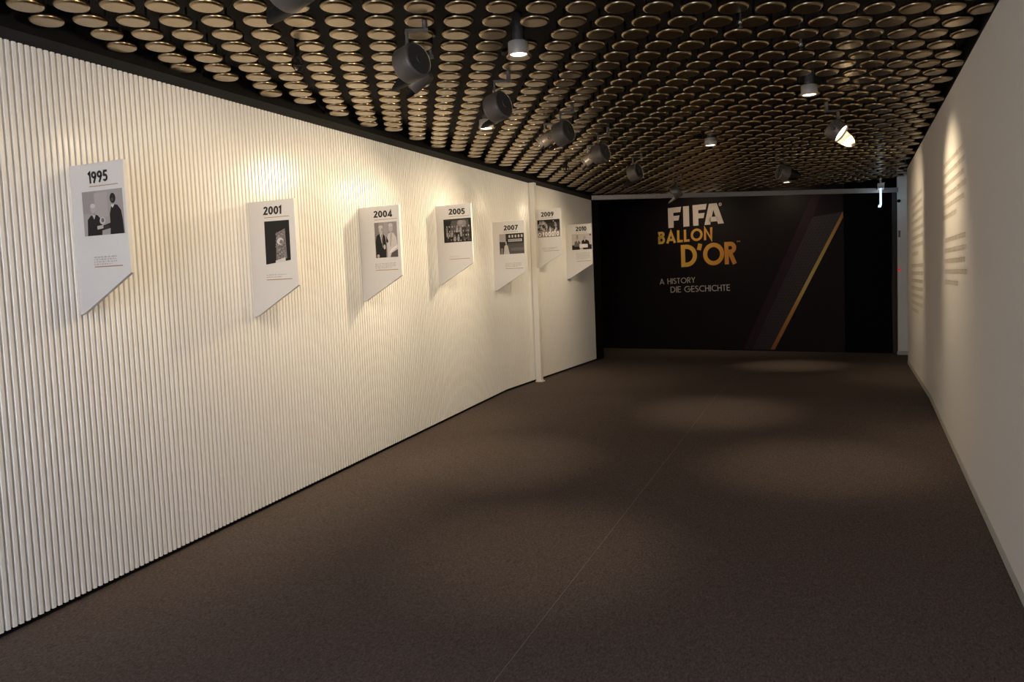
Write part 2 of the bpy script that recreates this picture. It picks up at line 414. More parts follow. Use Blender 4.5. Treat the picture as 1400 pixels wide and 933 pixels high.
def word_polys(txt, t, gap=.12, caps=False):
    x = 0; out = []
    for ch in txt:
        wd, st = glyph(ch, t)
        for pts, cl in st:
            for qd in ribbon(pts, cl, t): out.append([(p.x + x, p.y) for p in qd])
        kern = gap
        x += wd + kern
    tot = x - gap
    return [[(px / tot, py) for px, py in qd] for qd in out], tot
def quad_map(q):
    """(u,v) in the unit square -> pixel; q = TL, TR, BR, BL"""
    tl, tr, br, bl = [Vector(p) for p in q]
    return lambda u, v: (bl * (1-u) + br * u) * (1-v) + (tl * (1-u) + tr * u) * v
def wall_polys(mb, polys, q, off=.002, th=.002, mi=0):
    f = quad_map(q)
    for qd in polys:
        fr = [atw(*f(u, v), off) for u, v in qd]
        n = len(fr); nv = (fr[1]-fr[0]).cross(fr[2]-fr[0])
        if nv.dot(WN) > 0: fr.reverse()
        bk = [p + WN * th for p in fr]
        mb.add(fr + bk, [tuple(range(n))] + [(i, n+i, n+(i+1) % n, (i+1) % n) for i in range(n)], mi)

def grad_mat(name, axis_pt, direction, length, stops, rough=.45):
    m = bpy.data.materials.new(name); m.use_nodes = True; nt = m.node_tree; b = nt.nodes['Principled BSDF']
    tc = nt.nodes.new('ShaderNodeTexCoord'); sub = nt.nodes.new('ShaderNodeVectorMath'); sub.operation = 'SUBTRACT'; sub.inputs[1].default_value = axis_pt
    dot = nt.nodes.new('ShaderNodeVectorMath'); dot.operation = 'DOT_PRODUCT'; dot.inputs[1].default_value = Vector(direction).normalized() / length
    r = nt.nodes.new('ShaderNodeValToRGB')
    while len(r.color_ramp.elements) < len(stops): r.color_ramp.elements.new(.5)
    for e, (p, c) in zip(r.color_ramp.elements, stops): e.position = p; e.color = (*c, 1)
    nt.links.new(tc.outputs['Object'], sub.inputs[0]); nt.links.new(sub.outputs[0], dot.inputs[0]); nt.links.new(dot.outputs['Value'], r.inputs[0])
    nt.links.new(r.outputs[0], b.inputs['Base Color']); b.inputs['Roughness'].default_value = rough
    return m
gl, gr = atw(898, 345), atw(1009, 345)
M['gold'] = grad_mat('gold_print', gl, (gr - gl), (gr - gl).length, [(0, (.80, .50, .10)), (.45, (.74, .40, .06)), (1, (.58, .22, .03))])

def zp(x, y): return (880 + x / 6.22, 260 + y / 6.22)         # enlarged-view coordinates -> pixels
# FIFA: heavy letters as outlines in the unit square of each letter
F_poly = [[(0, 0), (.40, 0), (.40, 1), (0, 1)], [(.40, .74), (.93, .74), (1, 1), (.40, 1)], [(.40, .34), (.78, .34), (.86, .58), (.40, .58)]]
I_poly = [[(0, 0), (1, 0), (1, 1), (0, 1)]]
A_poly = [[(0, 0), (.30, 0), (.60, 1), (.30, 1)], [(.70, 0), (1, 0), (.72, 1), (.42, 1)], [(.22, .13), (.78, .13), (.72, .36), (.28, .36)]]
b = MB()
for pol, q in ((F_poly, ((205,155),(318,142),(322,312),(211,325))), (I_poly, ((334,140),(384,135),(389,308),(338,313))),
               (F_poly, ((415,130),(535,117),(534,296),(421,305))), (A_poly, ((508,122),(664,106),(682,283),(517,298)))):
    wall_polys(b, pol, [zp(*p) for p in q])
ring = ribbon(arc(.5, .5, .4, .4, 0, 360, 16)[:-1], 1, .16)
wall_polys(b, [[(p.x, p.y) for p in qd] for qd in ring], [zp(*p) for p in ((636,107),(664,105),(665,135),(637,137))])
rp, _ = word_polys('R', .2); wall_polys(b, [[(.32 + u*.36, .28 + v*.44) for u, v in qd] for qd in rp], [zp(*p) for p in ((636,107),(664,105),(665,135),(637,137))])
tag(b.build('title_lettering', M['fifa'], we), 'heavy pale FIFA lettering')
b = MB()
for txt, t, q, gap in (('BALLON', .19, ((121,358),(584,316),(585,421),(124,461)), .10), ("D'OR", .19, ((315,468),(790,436),(797,626),(321,656)), .02)):
    pl_, _ = word_polys(txt, t, gap); wall_polys(b, pl_, [zp(*p) for p in q])
tm, _ = word_polys('T', .22); wall_polys(b, tm, [zp(*p) for p in ((790,432),(803,431),(803,443),(790,444))])
wall_polys(b, ribbon_ := [[(p.x, p.y) for p in qd] for qd in ribbon([(.1,0),(.1,1),(.5,.3),(.9,1),(.9,0)], 0, .2)], [zp(*p) for p in ((806,431),(820,430),(820,442),(806,443))])
tag(b.build('gold_lettering', M['gold'], we), "gold BALLON D'OR lettering")
b = MB()
for txt, q in (('A HISTORY', ((135,757),(437,740),(439,787),(137,804))), ('DIE GESCHICHTE', ((228,822),(731,803),(734,856),(230,873)))):
    pl_, _ = word_polys(txt, .11, .13); wall_polys(b, pl_, [zp(*p) for p in q])
tag(b.build('subtitle_lettering', M['slim_text'], we), 'slim grey subtitle lettering')

# diagonal printed stripes
def hexband():
    m = bpy.data.materials.new('mesh_print'); m.use_nodes = True; nt = m.node_tree; bs = nt.nodes['Principled BSDF']
    tc = nt.nodes.new('ShaderNodeTexCoord'); mp = nt.nodes.new('ShaderNodeMapping')
    mp.inputs['Rotation'].default_value = (math.radians(90), 0, 0); mp.inputs['Scale'].default_value = (1, 1, 1)
    sep = nt.nodes.new('ShaderNodeSeparateXYZ'); nt.links.new(tc.outputs['Object'], sep.inputs[0])
    cell = .048
    def mth(op, a, bv=None):
        n = nt.nodes.new('ShaderNodeMath'); n.operation = op
        for i, x in enumerate((a, bv)):
            if x is None: continue
            if isinstance(x, (int, float)): n.inputs[i].default_value = x
            else: nt.links.new(x, n.inputs[i])
        return n.outputs[0]
    X = mth('DIVIDE', sep.outputs['X'], cell * .967); Z = mth('DIVIDE', sep.outputs['Z'], cell)
    def dots(ox, oz):
        fx = mth('SUBTRACT', mth('FRACT', mth('ADD', X, ox)), .5); fz = mth('MULTIPLY', mth('SUBTRACT', mth('FRACT', mth('ADD', mth('DIVIDE', Z, 1.732), oz)), .5), 1.732)
        return mth('ADD', mth('MULTIPLY', fx, fx), mth('MULTIPLY', fz, fz))
    dmin = mth('MINIMUM', dots(0, 0), dots(.5, .5)); k = mth('LESS_THAN', dmin, .105)
    mx = nt.nodes.new('ShaderNodeMix'); mx.data_type = 'RGBA'; nt.links.new(k, mx.inputs[0])
    mx.inputs[6].default_value = (.021, .008, .014, 1); mx.inputs[7].default_value = (.006, .003, .004, 1)
    nt.links.new(mx.outputs[2], bs.inputs['Base Color']); bs.inputs['Roughness'].default_value = .5
    return m
M['mesh_print'] = hexband()
M['purple'] = mat('purple_print', (.026, .010, .018), .6, spec=.2)
M['purple_dark'] = mat('purple_dark_print', (.014, .006, .008), .6, spec=.2)
M['maroon'] = mat('maroon_print', (.0085, .0032, .0036), .6, spec=.2)
def zq(x, y): return (1010 + x / 4.057, 260 + y / 4.057)
def flat(name, pts, mm, off, lab):
    b = MB(); wall_polys(b, [[(0, 0), (1, 0), (1, 1), (0, 1)]], [zq(*p) for p in pts], off, off); return tag(b.build(name, M[mm], we), lab)
flat('purple_stripe', ((415,10),(470,10),(95,885),(25,885)), 'purple', .0010, 'dull purple diagonal band')
flat('mesh_stripe', ((410,150),(577,120),(178,885),(75,885)), 'mesh_print', .0016, 'dark purple honeycomb-printed diagonal band')
flat('dark_stripe', ((458,12),(577,12),(577,120),(410,150)), 'purple_dark', .0020, 'dark plain end of the diagonal band')
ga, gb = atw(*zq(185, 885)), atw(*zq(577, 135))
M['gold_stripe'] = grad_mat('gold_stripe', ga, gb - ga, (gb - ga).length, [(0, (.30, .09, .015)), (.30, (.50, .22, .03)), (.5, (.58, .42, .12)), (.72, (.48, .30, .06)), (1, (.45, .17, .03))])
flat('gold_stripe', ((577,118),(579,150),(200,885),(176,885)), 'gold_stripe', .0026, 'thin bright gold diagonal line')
def flatp(name, q, mm, lab):
    b = MB(); wall_polys(b, [[(0, 0), (1, 0), (1, 1), (0, 1)]], q, .0008, .0008); return tag(b.build(name, M[mm], we), lab)
flatp('maroon_facet', ((826,300),(840,300),(852,330),(826,335)), 'maroon', 'faint maroon facet')
flatp('maroon_facet', ((852,355),(866,354),(868,374),(848,374)), 'maroon', 'faint maroon facet')
flatp('maroon_facet', ((1092,400),(1152,330),(1153,478),(1064,478)), 'maroon', 'faint maroon facet')

# illegible printed paragraphs on the right wall
def pseudo_line(mb, y0, y1, z, hgt, rng, full=1.0):
    """row of letter-like strokes running from y0 towards y1 (text direction: away -> near)"""
    sgn = 1 if y1 > y0 else -1; y = y0; end = y0 + (y1 - y0) * full; x = XR - .0008
    def st(ya, yb, za, zb): mb.add([(x, ya, za), (x, yb, za), (x, yb, zb), (x, ya, zb)], [(0,1,2,3)])
    while (end - y) * sgn > hgt:
        for _ in range(rng.randint(2, 8)):
            if (end - y) * sgn < hgt * .6: break
            k = rng.random(); wd = hgt * .5; s = sgn * hgt * .13
            if k < .2: st(y, y + s, z, z + hgt * 1.4); y += sgn * hgt * .3
            elif k < .6:
                st(y, y + s, z, z + hgt); st(y + sgn*wd, y + sgn*wd + s, z, z + hgt); st(y, y + sgn*wd, z + hgt*.86, z + hgt); y += sgn * (wd + hgt * .3)
            else:
                st(y, y + s, z + .1*hgt, z + hgt*.9); st(y + sgn*wd, y + sgn*wd + s, z + .1*hgt, z + hgt*.9)
                st(y, y + sgn*wd, z, z + hgt*.14); st(y, y + sgn*wd, z + hgt*.86, z + hgt); y += sgn * (wd + hgt * .3)
        y += sgn * hgt * .45
rng = random.Random(3)
for nm, ya, yb, zt, zb_, n, hg in (('wall_text', 6.78, 5.50, 1.885, 1.505, 6, .030), ('wall_text', 6.66, 5.44, 1.335, 1.03, 5, .031),
                                  ('wall_text', 10.1, 8.55, 1.90, 1.30, 8, .034), ('wall_text', 10.2, 8.55, 1.17, .68, 7, .034)):
    b = MB()
    for i in range(n):
        pseudo_line(b, ya, yb, zt + (zb_ - zt) * i / (n - 1), hg, rng, .62 if i == n - 1 else rng.uniform(.9, 1))
    tag(b.build(nm, M['wall_ink'], wr), 'paragraph of small brown printed text')

# ================================================================== YEAR PANELS
GM = {}
def grey(v):
    k = round(v * 40) / 40
    if k not in GM: GM[k] = mat('print_grey', (max(k, .012) * 1.05, max(k, .008) * .96, max(k, .008) * .94), .6, spec=.12)
    return GM[k]
def ell(cx, cy, rx_, ry_, n=14): return [(cx + rx_ * math.cos(2*math.pi*i/n), cy + ry_ * math.sin(2*math.pi*i/n)) for i in range(n)]
def rect(x0, y0, x1, y1): return [(x0, y0), (x1, y0), (x1, y1), (x0, y1)]
def photo_1995():
    L = [(.42, rect(0, 0, 1, 1)), (.36, rect(0, .5, .35, 1)), (.46, rect(.3, .4, .62, .95))]
    L += [(.03, [(.08,.0),(.10,.36),(.18,.45),(.28,.48),(.36,.45),(.43,.36),(.46,.22),(.44,.0)]), (.55, [(.22,.47),(.31,.47),(.27,.36)]), (.50, ell(.25,.60,.065,.10)), (.68, ell(.25,.67,.062,.05))]
    L += [(.03, [(.64,.0),(.66,.2),(.66,.45),(.70,.60),(.78,.66),(.86,.64),(.94,.52),(.97,.3),(.98,0)]), (.75, [(.70,.66),(.79,.66),(.74,.58)]), (.04, ell(.755,.80,.072,.115)), (.09, ell(.74,.77,.03,.04))]
    L += [(.03, [(.44,.10),(.66,.14),(.66,.26),(.44,.20)]), (.55, [(.33,.13),(.48,.15),(.48,.22),(.33,.21)]), (.62, ell(.47,.32,.07,.085)), (.18, ell(.475,.33,.035,.05)), (.06, ell(.56,.17,.07,.05))]
    return L
def photo_2001():
    L = [(.025, rect(0, 0, 1, 1))]; r = random.Random(5)
    L += [(.22, [(.42,.06),(.46,.70),(.82,.80),(.86,.06)])]
    for _ in range(150):
        x = r.uniform(.44, .80); y = r.uniform(.06, .74); s = r.uniform(.008, .022)
        L.append((r.choice((.05, .08, .35, .5, .42)), [(x-s, y-s*.6), (x+s, y-s*.5), (x+s*.7, y+s*.7), (x-s*.6, y+s*.6)]))
    L += [(.70, ell(.62,.50,.13,.085)), (.22, ell(.66,.48,.07,.05)), (.75, [(.40,.0),(.40,.05),(.80,.09),(.80,.0)])]
    return L
def photo_2004():
    L = [(.33, rect(0, 0, 1, 1)), (.26, rect(0, .45, .2, 1)), (.40, rect(.42, .5, .6, 1))]
    L += [(.035, [(.03,.0),(.02,.45),(.08,.62),(.20,.68),(.36,.68),(.46,.60),(.50,.3),(.48,0)]), (.6, [(.22,.69),(.36,.69),(.34,.45),(.30,.40)]), (.22, [(.29,.66),(.33,.66),(.36,.3),(.32,.28)]), (.52, ell(.29,.80,.10,.105)), (.62, ell(.28,.87,.10,.05)), (.30, ell(.34,.79,.03,.05))]
    L += [(.66, [(.54,.0),(.53,.5),(.60,.66),(.72,.70),(.84,.68),(.95,.55),(1,.3),(1,0)]), (.10, [(.66,.0),(.72,.12),(1,.22),(1,.0)]), (.85, [(.60,.10),(.72,.24),(.98,.34),(.98,.28),(.74,.16)]), (.45, [(.70,.68),(.78,.68),(.70,.3),(.66,.3)]),
          (.50, ell(.72,.83,.10,.12)), (.62, ell(.72,.91,.10,.05)), (.04, [(.50,.45),(.56,.40),(.60,.46),(.52,.60)]), (.6, ell(.42,.30,.05,.07)), (.5, ell(.12,.05,.06,.05))]
    return L
def photo_2005():
    r = random.Random(9); L = [(.03, rect(0, 0, 1, 1)), (.10, [(.2,.5),(.3,.95),(.9,.95),(.95,.5)]), (.28, ell(.66,.80,.17,.17)), (.36, ell(.62,.84,.09,.09)), (.06, rect(.05, .93, .98, .97))]
    for row, (y, n) in enumerate(((.62, 9), (.42, 10), (.24, 9))):
        for k in range(n):
            x = .12 + .78 * (k + r.uniform(-.2, .2)) / (n - 1); g = r.choice((.03, .05, .20, .35, .12))
            L.append((g, [(x-.035, y-.2), (x-.04, y), (x+.04, y), (x+.035, y-.2)])); L.append((r.choice((.45, .35, .25)), ell(x, y + .05, .022, .045, 8)))
    for k in range(14): x = r.uniform(.05, .95); yy = r.uniform(.03, .2); L.append((r.choice((.4, .55, .2)), rect(x, yy, x + .025, yy + .06)))
    return L
def photo_2007():
    L = [(.05, rect(0, 0, 1, 1)), (.48, [(0,.62),(0,1),(.26,1),(.26,.60)]), (.10, rect(.3, .0, 1, .52)), (.025, rect(.34, .62, 1, 1))]
    for k in range(5): L.append((.60, rect(.38 + k*.125, .80, .38 + k*.125 + .07, .93)))
    L += [(.55, rect(.36, .60, .92, .73))]
    for k in range(9): L.append((.06, rect(.40 + k*.055, .62, .40 + k*.055 + .02, .71)))
    L += [(.62, [(.16,.0),(.20,.40),(.27,.48),(.34,.40),(.40,.0)]), (.45, ell(.28,.56,.045,.08)), (.04, [(.30,.5),(.36,.5),(.34,.72),(.28,.72)]), (.25, [(.02,.0),(.05,.3),(.14,.3),(.14,.0)]), (.16, rect(.45, .15, 1, .30))]
    return L
def photo_2009():
    r = random.Random(4); L = [(.06, rect(0, 0, 1, 1)), (.03, rect(0, .8, 1, 1))]
    for k in range(26):
        x, yy = r.uniform(.02, .98), r.uniform(.30, .85); g = r.choice((.05, .2, .35, .5, .6))
        L.append((g, [(x-.05, yy-.1), (x-.03, yy+.05), (x+.04, yy+.04), (x+.05, yy-.1)])); L.append((r.choice((.3, .45)), ell(x, yy + .08, .025, .05, 8)))
    L += [(.28, rect(0, 0, 1, .36))]
    L += [(.95, [(.22+u*.74, .04+v*.40) for u, v in qd]) for qd in word_polys('vodafo', .2, .1)[0]]
    L += [(.9, [(.03+p.x*.15, .05+p.y*.22) for p in qd]) for qd in ribbon(arc(.5,.5,.4,.4,0,360,14)[:-1], 1, .2)]
    return L
def photo_2010():
    L = [(.60, rect(0, 0, 1, 1)), (.03, rect(0, 0, 1, .30)), (.55, rect(.40, 0, .56, .25))]
    L += [(.16, [(.12,.20),(.14,.48),(.22,.58),(.34,.58),(.42,.48),(.44,.2)]), (.42, ell(.28,.74,.06,.12)), (.30, ell(.28,.87,.035,.10)), (.7, [(.25,.58),(.32,.58),(.28,.42)]),
          (.03, [(.48,.20),(.50,.52),(.58,.62),(.74,.62),(.86,.52),(.92,.2)]), (.46, ell(.65,.76,.06,.12)), (.75, [(.62,.62),(.69,.62),(.66,.48)]), (.88, [(.38,.12),(.38,.36),(.80,.34),(.80,.12)]), (.10, rect(.90, .86, .98, .96))]
    return L
BW, BH, BSL, BT = .362, .730, .535, .018
PANELS = [
 # year, wall y, top z, zoom origin, zoom scale, digits(TL, TR, BR, BL), rule, photo(TL,TR,BR,BL), text(x0,y0,x1,y1,lines), red rule, photo fn, photo words
 ('1995', 2.737, 1.822, (80, 200, 3.59), ((143,128),(240,113),(243,170),(150,185)), ((152,203),(292,183)), ((115,228),(312,203),(328,425),(130,445)), (177,548,290,583,4), ((180,598),(317,585)), photo_1995, 'two men shaking hands over a ball'),
 ('2001', 3.971, 1.744, (320, 250, 4.664), ((186,154),(302,145),(302,198),(187,207)), ((193,226),(352,213)), ((192,248),(350,236),(363,492),(206,523)), (209,592,335,606,2), ((210,623),(372,614)), photo_2001, 'a pale carving on black'),
 ('2004', 5.204, 1.800, (320, 250, 4.664), ((889,181),(1007,174),(1009,217),(891,224)), ((895,239),(1040,230)), ((895,255),(1040,247),(1044,473),(903,480)), (903,520,1035,547,4), ((905,562),(1048,553)), photo_2004, 'a suited man beside a man in white'),
 ('2005', 6.449, 1.908, (580, 260, 5.385), ((179,139),(299,133),(300,177),(181,182)), ((180,197),(330,190)), ((142,215),(355,205),(357,380),(147,387)), (190,493,280,493,1), ((190,511),(337,504)), photo_2005, 'a dark crowded stage'),
 ('2007', 7.695, 1.830, (580, 260, 5.385), ((584,262),(689,255),(690,292),(586,298)), ((580,312),(690,305)), ((553,325),(740,315),(745,465),(557,475)), (600,542,720,567,4), ((600,582),(730,575)), photo_2007, 'a figure under a banner'),
 ('2009', 8.868, 2.047, (580, 260, 5.385), ((859,164),(952,158),(953,192),(861,198)), ((865,208),(950,203)), ((830,222),(997,213),(1000,340),(835,352)), (870,428,985,440,3), ((880,452),(993,444)), photo_2009, 'a crowd behind a lettered board'),
 ('2010', 10.055, 1.931, (580, 260, 5.385), ((1114,271),(1194,266),(1195,300),(1116,304)), ((1110,316),(1200,311)), ((1086,325),(1238,318),(1239,435),(1089,441)), (1120,465,1222,510,7), ((1125,526),(1230,521)), photo_2010, 'two seated men in suits'),
]
def make_panel(year, yw, zt, zo, digits, rule, photo, text, red, pf, words):
    zb = zt - BH; org = Vector((XL, yw, zb))
    root = empty('year_panel', org)
    tag(root, f'white pointed panel headed {year} with photo of {words}', 'panel', 'year panels projecting from the slatted wall')
    ox, oy, sc = zo
    yf = yw - BT / 2
    P = lambda p: at(ox + p[0] / sc, oy + p[1] / sc, 1, yf)
    b = MB(); ring = [(0, 0), (.035, .012), (BW, BH - BSL), (BW, BH), (0, BH)]; n = len(ring)
    e = .0015
    def off(y): return [(XL + .002 + x, y, zb + z) for x, z in ring]
    b.add(off(yf) + off(yw + BT/2), [tuple(range(n)), tuple(reversed(range(n, 2*n)))] + [(i, n+i, n+(i+1) % n, (i+1) % n) for i in range(n)])
    bd = b.build('board', M['board'], root, org)
    def face_poly(mb, pts, k, mi=0):
        vs = [Vector((p.x, yf - k, p.z)) for p in pts]
        nv = (vs[1]-vs[0]).cross(vs[2]-vs[0])
        if nv.y > 0: vs.reverse()
        mb.add(vs, [tuple(range(len(vs)))], mi)
    b = MB(); f = quad_map([(P(p).x, P(p).z) for p in digits])
    pol, _ = word_polys(year, .20, .05)
    for qd in pol:
        face_poly(b, [Vector((f(u, v).x, 0, f(u, v).y)) for u, v in qd], .0012)
    b.build('year_number', M['ink'], root, org)
    def strip(name, pq, hgt, mm):
        b = MB(); p, q = P(pq[0]), P(pq[1]); z = (p.z + q.z) / 2
        face_poly(b, [Vector((p.x, 0, z)), Vector((q.x, 0, z)), Vector((q.x, 0, z + hgt)), Vector((p.x, 0, z + hgt))], .001); b.build(name, M[mm], root, org)
    strip('rule', rule, .0035, 'rule'); strip('rule', red, .0045, 'rule')
    # photograph
    b = MB(); mats = []; q = [P(p) for p in photo]
    if year != '2001':
        x0 = (q[0].x + q[3].x) / 2; x1 = min((q[1].x + q[2].x) / 2, XL + BW - .002); z1 = (q[0].z + q[1].z) / 2; z0 = (q[2].z + q[3].z) / 2
        q = [Vector((x0, 0, z1)), Vector((x1, 0, z1)), Vector((x1, 0, z0)), Vector((x0, 0, z0))]
    f = quad_map([(p.x, p.z) for p in q])
    for i, (g, pol) in enumerate(pf()):
        mm = grey(g * .9)
        if mm not in mats: mats.append(mm)
        face_poly(b, [Vector((f(min(1, max(0, u)), min(1, max(0, v))).x, 0, f(min(1, max(0, u)), min(1, max(0, v))).y)) for u, v in pol], .0008 + i * .000012, mats.index(mm))
    tag(b.build('photograph', mats, root, org), f'black and white photograph of {words}')
    # caption (illegible small print)
    b = MB(); x0, y0, x1, y1, nl = text; r = random.Random(int(year))
    for i in range(nl):
        yy = y0 + (y1 - y0) * i / max(1, nl - 1); p, qq = P((x0, yy)), P((x1, yy - (x1 - x0) * .05)); z = (p.z + qq.z) / 2; x = p.x; end = p.x + (qq.x - p.x) * (1 if i < nl - 1 else .8)
        while x < end - .004:
            wd = min(r.uniform(.006, .024), end - x)
            for k in range(max(1, int(wd / .0042))):
                xx = x + k * .0042; hh = r.choice((.0042, .0042, .006))
                face_poly(b, [Vector((xx, 0, z)), Vector((xx + .0026, 0, z)), Vector((xx + .0026, 0, z + hh)), Vector((xx, 0, z + hh))], .001)
            x += wd + .004
    b.build('caption', M['ink_grey'], root, org)
    return root
for p in PANELS: make_panel(*p)

# ================================================================== LAMPS
LEFT = Vector((-.918, -.395, 0)).normalized()
def add_spot(parent, org, pos, d, power, angle, blend, col=WARM, rad=.02):
    l = bpy.data.lights.new('lamp_beam', 'SPOT'); l.energy = power; l.color = col; l.spot_size = math.radians(angle); l.spot_blend = blend; l.shadow_soft_size = rad
    o = bpy.data.objects.new('lamp_beam', l); C.objects.link(o); o.parent = parent; o.location = Vector(pos) - Vector(org)
    o.rotation_euler = Vector(d).to_track_quat('-Z', 'Y').to_euler()
    return o
def spotlight(cpx, cpy, target, label, power, angle=52, blend=.6, r=.082, depth=.10, zc=2.20, visor_dir=None, visor_len=.095, visor_arc=32, arm=.085, pale=False, arm_dir=None, beam=None, beam_fwd=.004, recess=.012):
    c = at(cpx, cpy, 2, zc); d = (Vector(target) - c).normalized()
    ad = (arm_dir or LEFT)
    mount = Vector((c.x, c.y, ZS)) - ad * arm * .8
    root = empty('spotlight', mount)
    tag(root, label, 'spotlight', 'spotlights hung from the disc ceiling')
    b = MB(); b.lathe(mount, (0,0,-1), [(0,.035),(.02,.035),(.024,.03)], 18); b.build('canopy', M['drum'], root, mount)
    za = c.z + r + .062
    b = MB(); b.lathe(mount + Vector((0,0,-.02)), (0,0,-1), [(0,.013),(mount.z-.02-za+.008,.013)], 14); b.build('stem', M['drum'], root, mount)
    e = Vector((mount.x, mount.y, za)) + ad * arm
    b = MB(); b.bar(Vector((mount.x, mount.y, za)) - ad * .016, e + ad * .006, .030, .012); b.build('arm', M['drum'], root, mount)
    tp = Vector((e.x, e.y, c.z + r * .55))
    b = MB(); b.bar(e, tp, .030, .012, upv=ad); b.build('bracket', M['drum'], root, mount)
    # drum: axis d, lens at +d
    base = c - d * depth * .5
    b = MB(); b.lathe(base, d, [(0, r - .010), (.004, r - .003), (.010, r), (depth - .006, r), (depth, r - .003), (depth, r - .010), (depth - recess, r - .012)], 36, cap0=False, cap1=False)
    dr = b.build('drum', M['drum'], root, mount)
    b = MB(); b.lathe(base + d * .001, d, [(0, .001), (0, r - .010)], 36, cap0=True, cap1=False, smooth=False); b.lathe(base + d*.0005, -d, [(0,.02),(.006,.018)], 16); b.build('back_cap', M['drum_back'], dr, mount)
    b = MB(); b.lathe(base + d * (depth - recess), d, [(0, r - .0125), (.002, .001)], 32, cap0=False, smooth=False); b.build('lens', M['lens'], dr, mount)
    sd = d.cross(Vector((0,0,1))).normalized()
    b = MB(); kp = c + (sd if sd.dot(ad) < 0 else -sd) * r; b.lathe(kp, (kp - c), [(0,.012),(.016,.012),(.018,.009)], 12); b.build('tilt_knob', M['drum_back'], dr, mount)
    vd = Vector(visor_dir) if visor_dir is not None else Vector((0,0,-1))
    h = math.radians(visor_arc)
    front = base + d * depth; ringr = []
    b = MB(); n = 16; vs = []
    e1 = (vd - d * vd.dot(d)).normalized(); e2 = d.cross(e1)
    for rr in (r - .002, r - .006):
        for k in range(n + 1):
            an = -h + 2*h*k/n; L = visor_len * (math.cos(an / h * math.pi / 2) ** .6 if abs(an) < h else 0) + .002
            q = (e1 * math.cos(an) + e2 * math.sin(an)) * rr
            vs += [front + q - d * .02, front + q + d * L]
    N = 2 * (n + 1); fs = []
    for k in range(n):
        fs.append((2*k, 2*k+1, 2*k+3, 2*k+2)); fs.append((N+2*k, N+2*k+2, N+2*k+3, N+2*k+1)); fs.append((2*k+1, N+2*k+1, N+2*k+3, 2*k+3))
    b.add(vs, fs, 0, True); b.build('visor', M['visor_lit' if pale else 'visor'], dr, mount)
    lp = front + d * beam_fwd
    add_spot(root, mount, lp, (Vector(beam) - lp) if beam is not None else d, power, angle, blend)
    return root
def panel_pt(y, dz=0, off=.2): return (XL + off, y, 1.45 + dz)
def wash(px, py, yp, words, pw=1.0, **k):
    """drum wallwasher: the drum lies almost level, its reflector throws the light down the wall"""
    c = at(px, py, 2, 2.20)
    spotlight(px, py, (XL, c.y + .42, 1.88), f'dark grey drum spotlight aimed at the {words} panel', P_WALL * pw, visor_dir=(-.1, 0, -1), beam=(XL, yp - .1, 1.25), beam_fwd=.05, angle=122, blend=1.0, **k)
wash(398, -22, 2.9, '1995 handshake', .75)
wash(563, 86, 3.97, '2001 carving')
wash(681, 146, 5.20, '2004 suit and white jacket', .8)
wash(770, 182, 6.45, '2005 crowded stage', .8)
wash(821, 210, 7.70, '2007 banner')
wash(868, 236, 8.95, '2009 crowd and board')
# slim spotlights beside them, aimed back along the wall
for px, py, ty, yr, k in ((573, 108, 3.5, 'handshake and carving panels', .35), (748, 190, 4.75, 'carving and white jacket panels', 1.8), (806, 217, 6.3, 'white jacket and crowded stage panels', 1.6)):
    spotlight(px, py, (XL, ty, 1.25), f'slim grey spotlight aimed at slats between the {yr}', P_BACK * k, r=.050, depth=.13, zc=2.275, visor_dir=(-.2, -.4, -.9), visor_len=.05, angle=90, blend=1.0, recess=.035, beam_fwd=.02)
spotlight(924, 262, (XL, 9.3, 1.3), 'drum spotlight with glowing lens in front of the grey ceiling bar', P_BACK, visor_dir=(-.5, -.2, -.8), pale=True, angle=90, blend=1.0)
spotlight(1143, 178, (XR, 6.15, 1.60), 'drum spotlight with glowing lens aimed at the nearer wall text', P_RIGHT, visor_dir=(0, .9, -.3), visor_arc=48, visor_len=.11, r=.075, pale=True, angle=105, blend=1.0, zc=2.19, arm_dir=-LEFT, beam=(XR, 6.3, 1.45))
spotlight(1071, 236, (XR, 9.35, 1.9), 'dark drum spotlight beside a downlight, aimed at the farther wall text', P_RIGHT * 1.3, visor_dir=(0, -.9, -.2), visor_arc=48, visor_len=.11, angle=95, blend=1.0, arm_dir=-LEFT, zc=2.2, beam=(XR, 9.3, 1.4))
# unseen washers added behind the grey bar to brighten the title wall
for x, yy, k, wd in ((-2.55, 12.0, 1.0, 'above the gold title'), (-1.15, 12.0, .5, 'above the diagonal stripe')):
    mt = Vector((x, yy, ZS)); root = empty('added_washer', mt)
    tag(root, f'small unseen washer added behind the grey ceiling bar, {wd}', 'spotlight', 'unseen washers added behind the grey bar')
    b = MB(); b.lathe(mt, (0, 0, -1), [(0, .045), (.045, .045), (.05, .042)], 20, cap1=False); b.build('casing', M['drum_back'], root, mt)
    b = MB(); b.lathe(mt + Vector((0, 0, -.048)), (0, 0, -1), [(0, .042), (.0005, .001)], 20, cap0=False, cap1=False, smooth=False); b.build('lens', M['lens_down'], root, mt)
    add_spot(root, mt, mt + Vector((0, 0, -.056)), WN * .75 + Vector((0, 0, -.72)), P_LOGO * k, 130, 1.0)
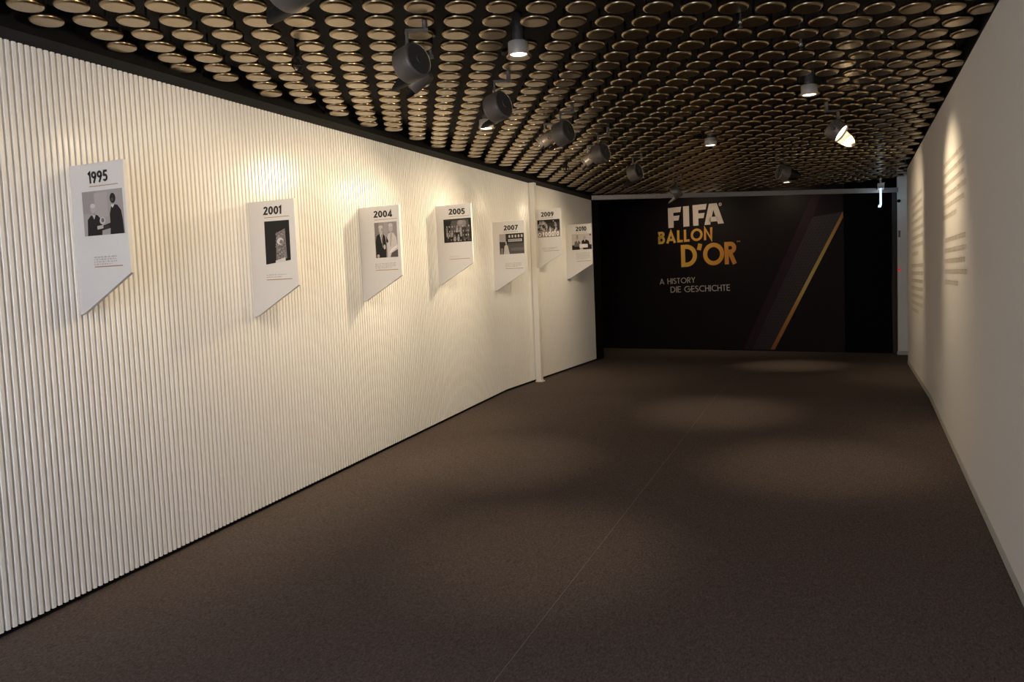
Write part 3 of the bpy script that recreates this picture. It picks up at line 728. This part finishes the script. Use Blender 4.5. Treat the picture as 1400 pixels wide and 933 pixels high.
# downlights
def downlight(key, label):
    p = dpos[key]; org = Vector((p.x, p.y, ZS)); root = empty('downlight', org); tag(root, label, 'downlight', 'cylinder downlights in the disc ceiling')
    b = MB(); b.lathe((p.x, p.y, ZL - .002), (0,0,1), [(.006,.040),(0,.047),(0,.050),(.003,.052),(.062,.052),(.066,.048)], 28, cap0=False); cs = b.build('casing', M['lamp_case'], root, org)
    b = MB(); b.lathe((p.x, p.y, ZL + .064), (0,0,1), [(0,.028),(ZS-ZL-.064,.028)], 18, cap0=False, cap1=False); b.build('neck', M['lamp_neck'], root, org)
    b = MB(); b.lathe((p.x, p.y, ZL + .003), (0,0,1), [(0,.001),(0,.044)], 28, smooth=False, cap0=False, cap1=False); b.build('lens', M['lens_down'], cs, org)
    add_spot(root, org, (p.x, p.y, ZL - .006), (0,0,-1), P_DOWN, 42, 1.0, rad=.03)
downlight('d1', 'grey cylinder downlight beside the spotlight aimed at the 2001 carving panel')
downlight('d2', 'grey cylinder downlight just under the spotlight aimed at the white jacket panel')
downlight('d3', 'grey cylinder downlight beside the drum spotlight aimed at the wall text')
downlight('d4', 'grey cylinder downlight alone in the middle of the disc ceiling')
downlight('d5', 'grey cylinder downlight close to the grey ceiling bar')

# title wall wash: comes from the added unseen lamps behind the bar
# ================================================================== SMALL FITTINGS
def sprinkler(px, py, z, label, s=1.0, cage=True, mm='black'):
    c = at(px, py, 2, z); org = Vector((c.x, c.y, ZS)); root = empty('sprinkler', org); tag(root, label, 'sprinkler', 'sprinklers in the disc ceiling')
    b = MB(); b.lathe(org, (0,0,-1), [(0,.011*s),(ZS - z - .02,.011*s),(ZS - z - .018,.016*s),(ZS - z,.016*s)], 10); b.build('pipe', M[mm], root, org)
    b = MB(); b.lathe((c.x, c.y, z), (0,0,-1), [(0,.006*s),(.025*s,.004*s),(.026*s,.018*s),(.029*s,.018*s)], 12); b.build('head', M['steel' if mm == 'steel' else mm], root, org)
    if cage:
        b = MB(); R_ = .026 * s
        for k in range(6):
            a = k * math.pi / 3; pts = [Vector((c.x + R_*q*math.cos(a), c.y + R_*q*math.sin(a), z + h)) for q, h in ((.6,.012),(1,0),(1,-.03*s),(.5,-.048*s),(0,-.05*s))]
            for p, q in zip(pts, pts[1:]): b.bar(p, q, .003, .003)
        for h in (-.002, -.03*s):
            pts = [Vector((c.x + R_*math.cos(t*math.pi/6), c.y + R_*math.sin(t*math.pi/6), z + h)) for t in range(13)]
            for p, q in zip(pts, pts[1:]): b.bar(p, q, .003, .003)
        b.build('guard_cage', M[mm], root, org)
sprinkler(407, 82, 2.33, 'black caged sprinkler between bronze discs near the slatted wall, before the first visible spotlights', 1.15)
sprinkler(774, 229, 2.33, 'black caged sprinkler between bronze discs close to the top of the white post', 1.1)
for px, py, t in ((1012, 33, 'far from any spotlight'), (1095, 63, 'above the downlight by the text wall spotlight'), (1084, 204, 'before the dark drum spotlight near the bar')):
    sprinkler(px, py, 2.35, f'tiny bare steel sprinkler among the bronze discs, {t}', .55, False, 'steel')
# edge-lit emergency sign seen end-on
c = at(1204, 255, 1, 11.80); org = Vector((c.x, c.y, c.z)); root = empty('emergency_sign', org); tag(root, 'edge-lit emergency sign hanging from the ceiling before the black wall', 'sign')
b = MB(); b.box((c.x - .040, c.y - .13, c.z - .035), (c.x + .040, c.y + .13, c.z + .035)); b.build('housing', M['white_plastic'], root, org)
b = MB(); b.box((c.x - .012, c.y - .02, c.z + .035), (c.x + .012, c.y + .02, ZS)); b.build('stem', M['white_plastic'], root, org)
b = MB(); b.box((c.x - .010, c.y - .12, c.z - .255), (c.x + .008, c.y + .12, c.z - .035)); b.box((c.x - .030, c.y - .12, c.z - .27), (c.x + .004, c.y + .12, c.z - .252)); b.build('lit_plate', M['sign_glow'], root, org)
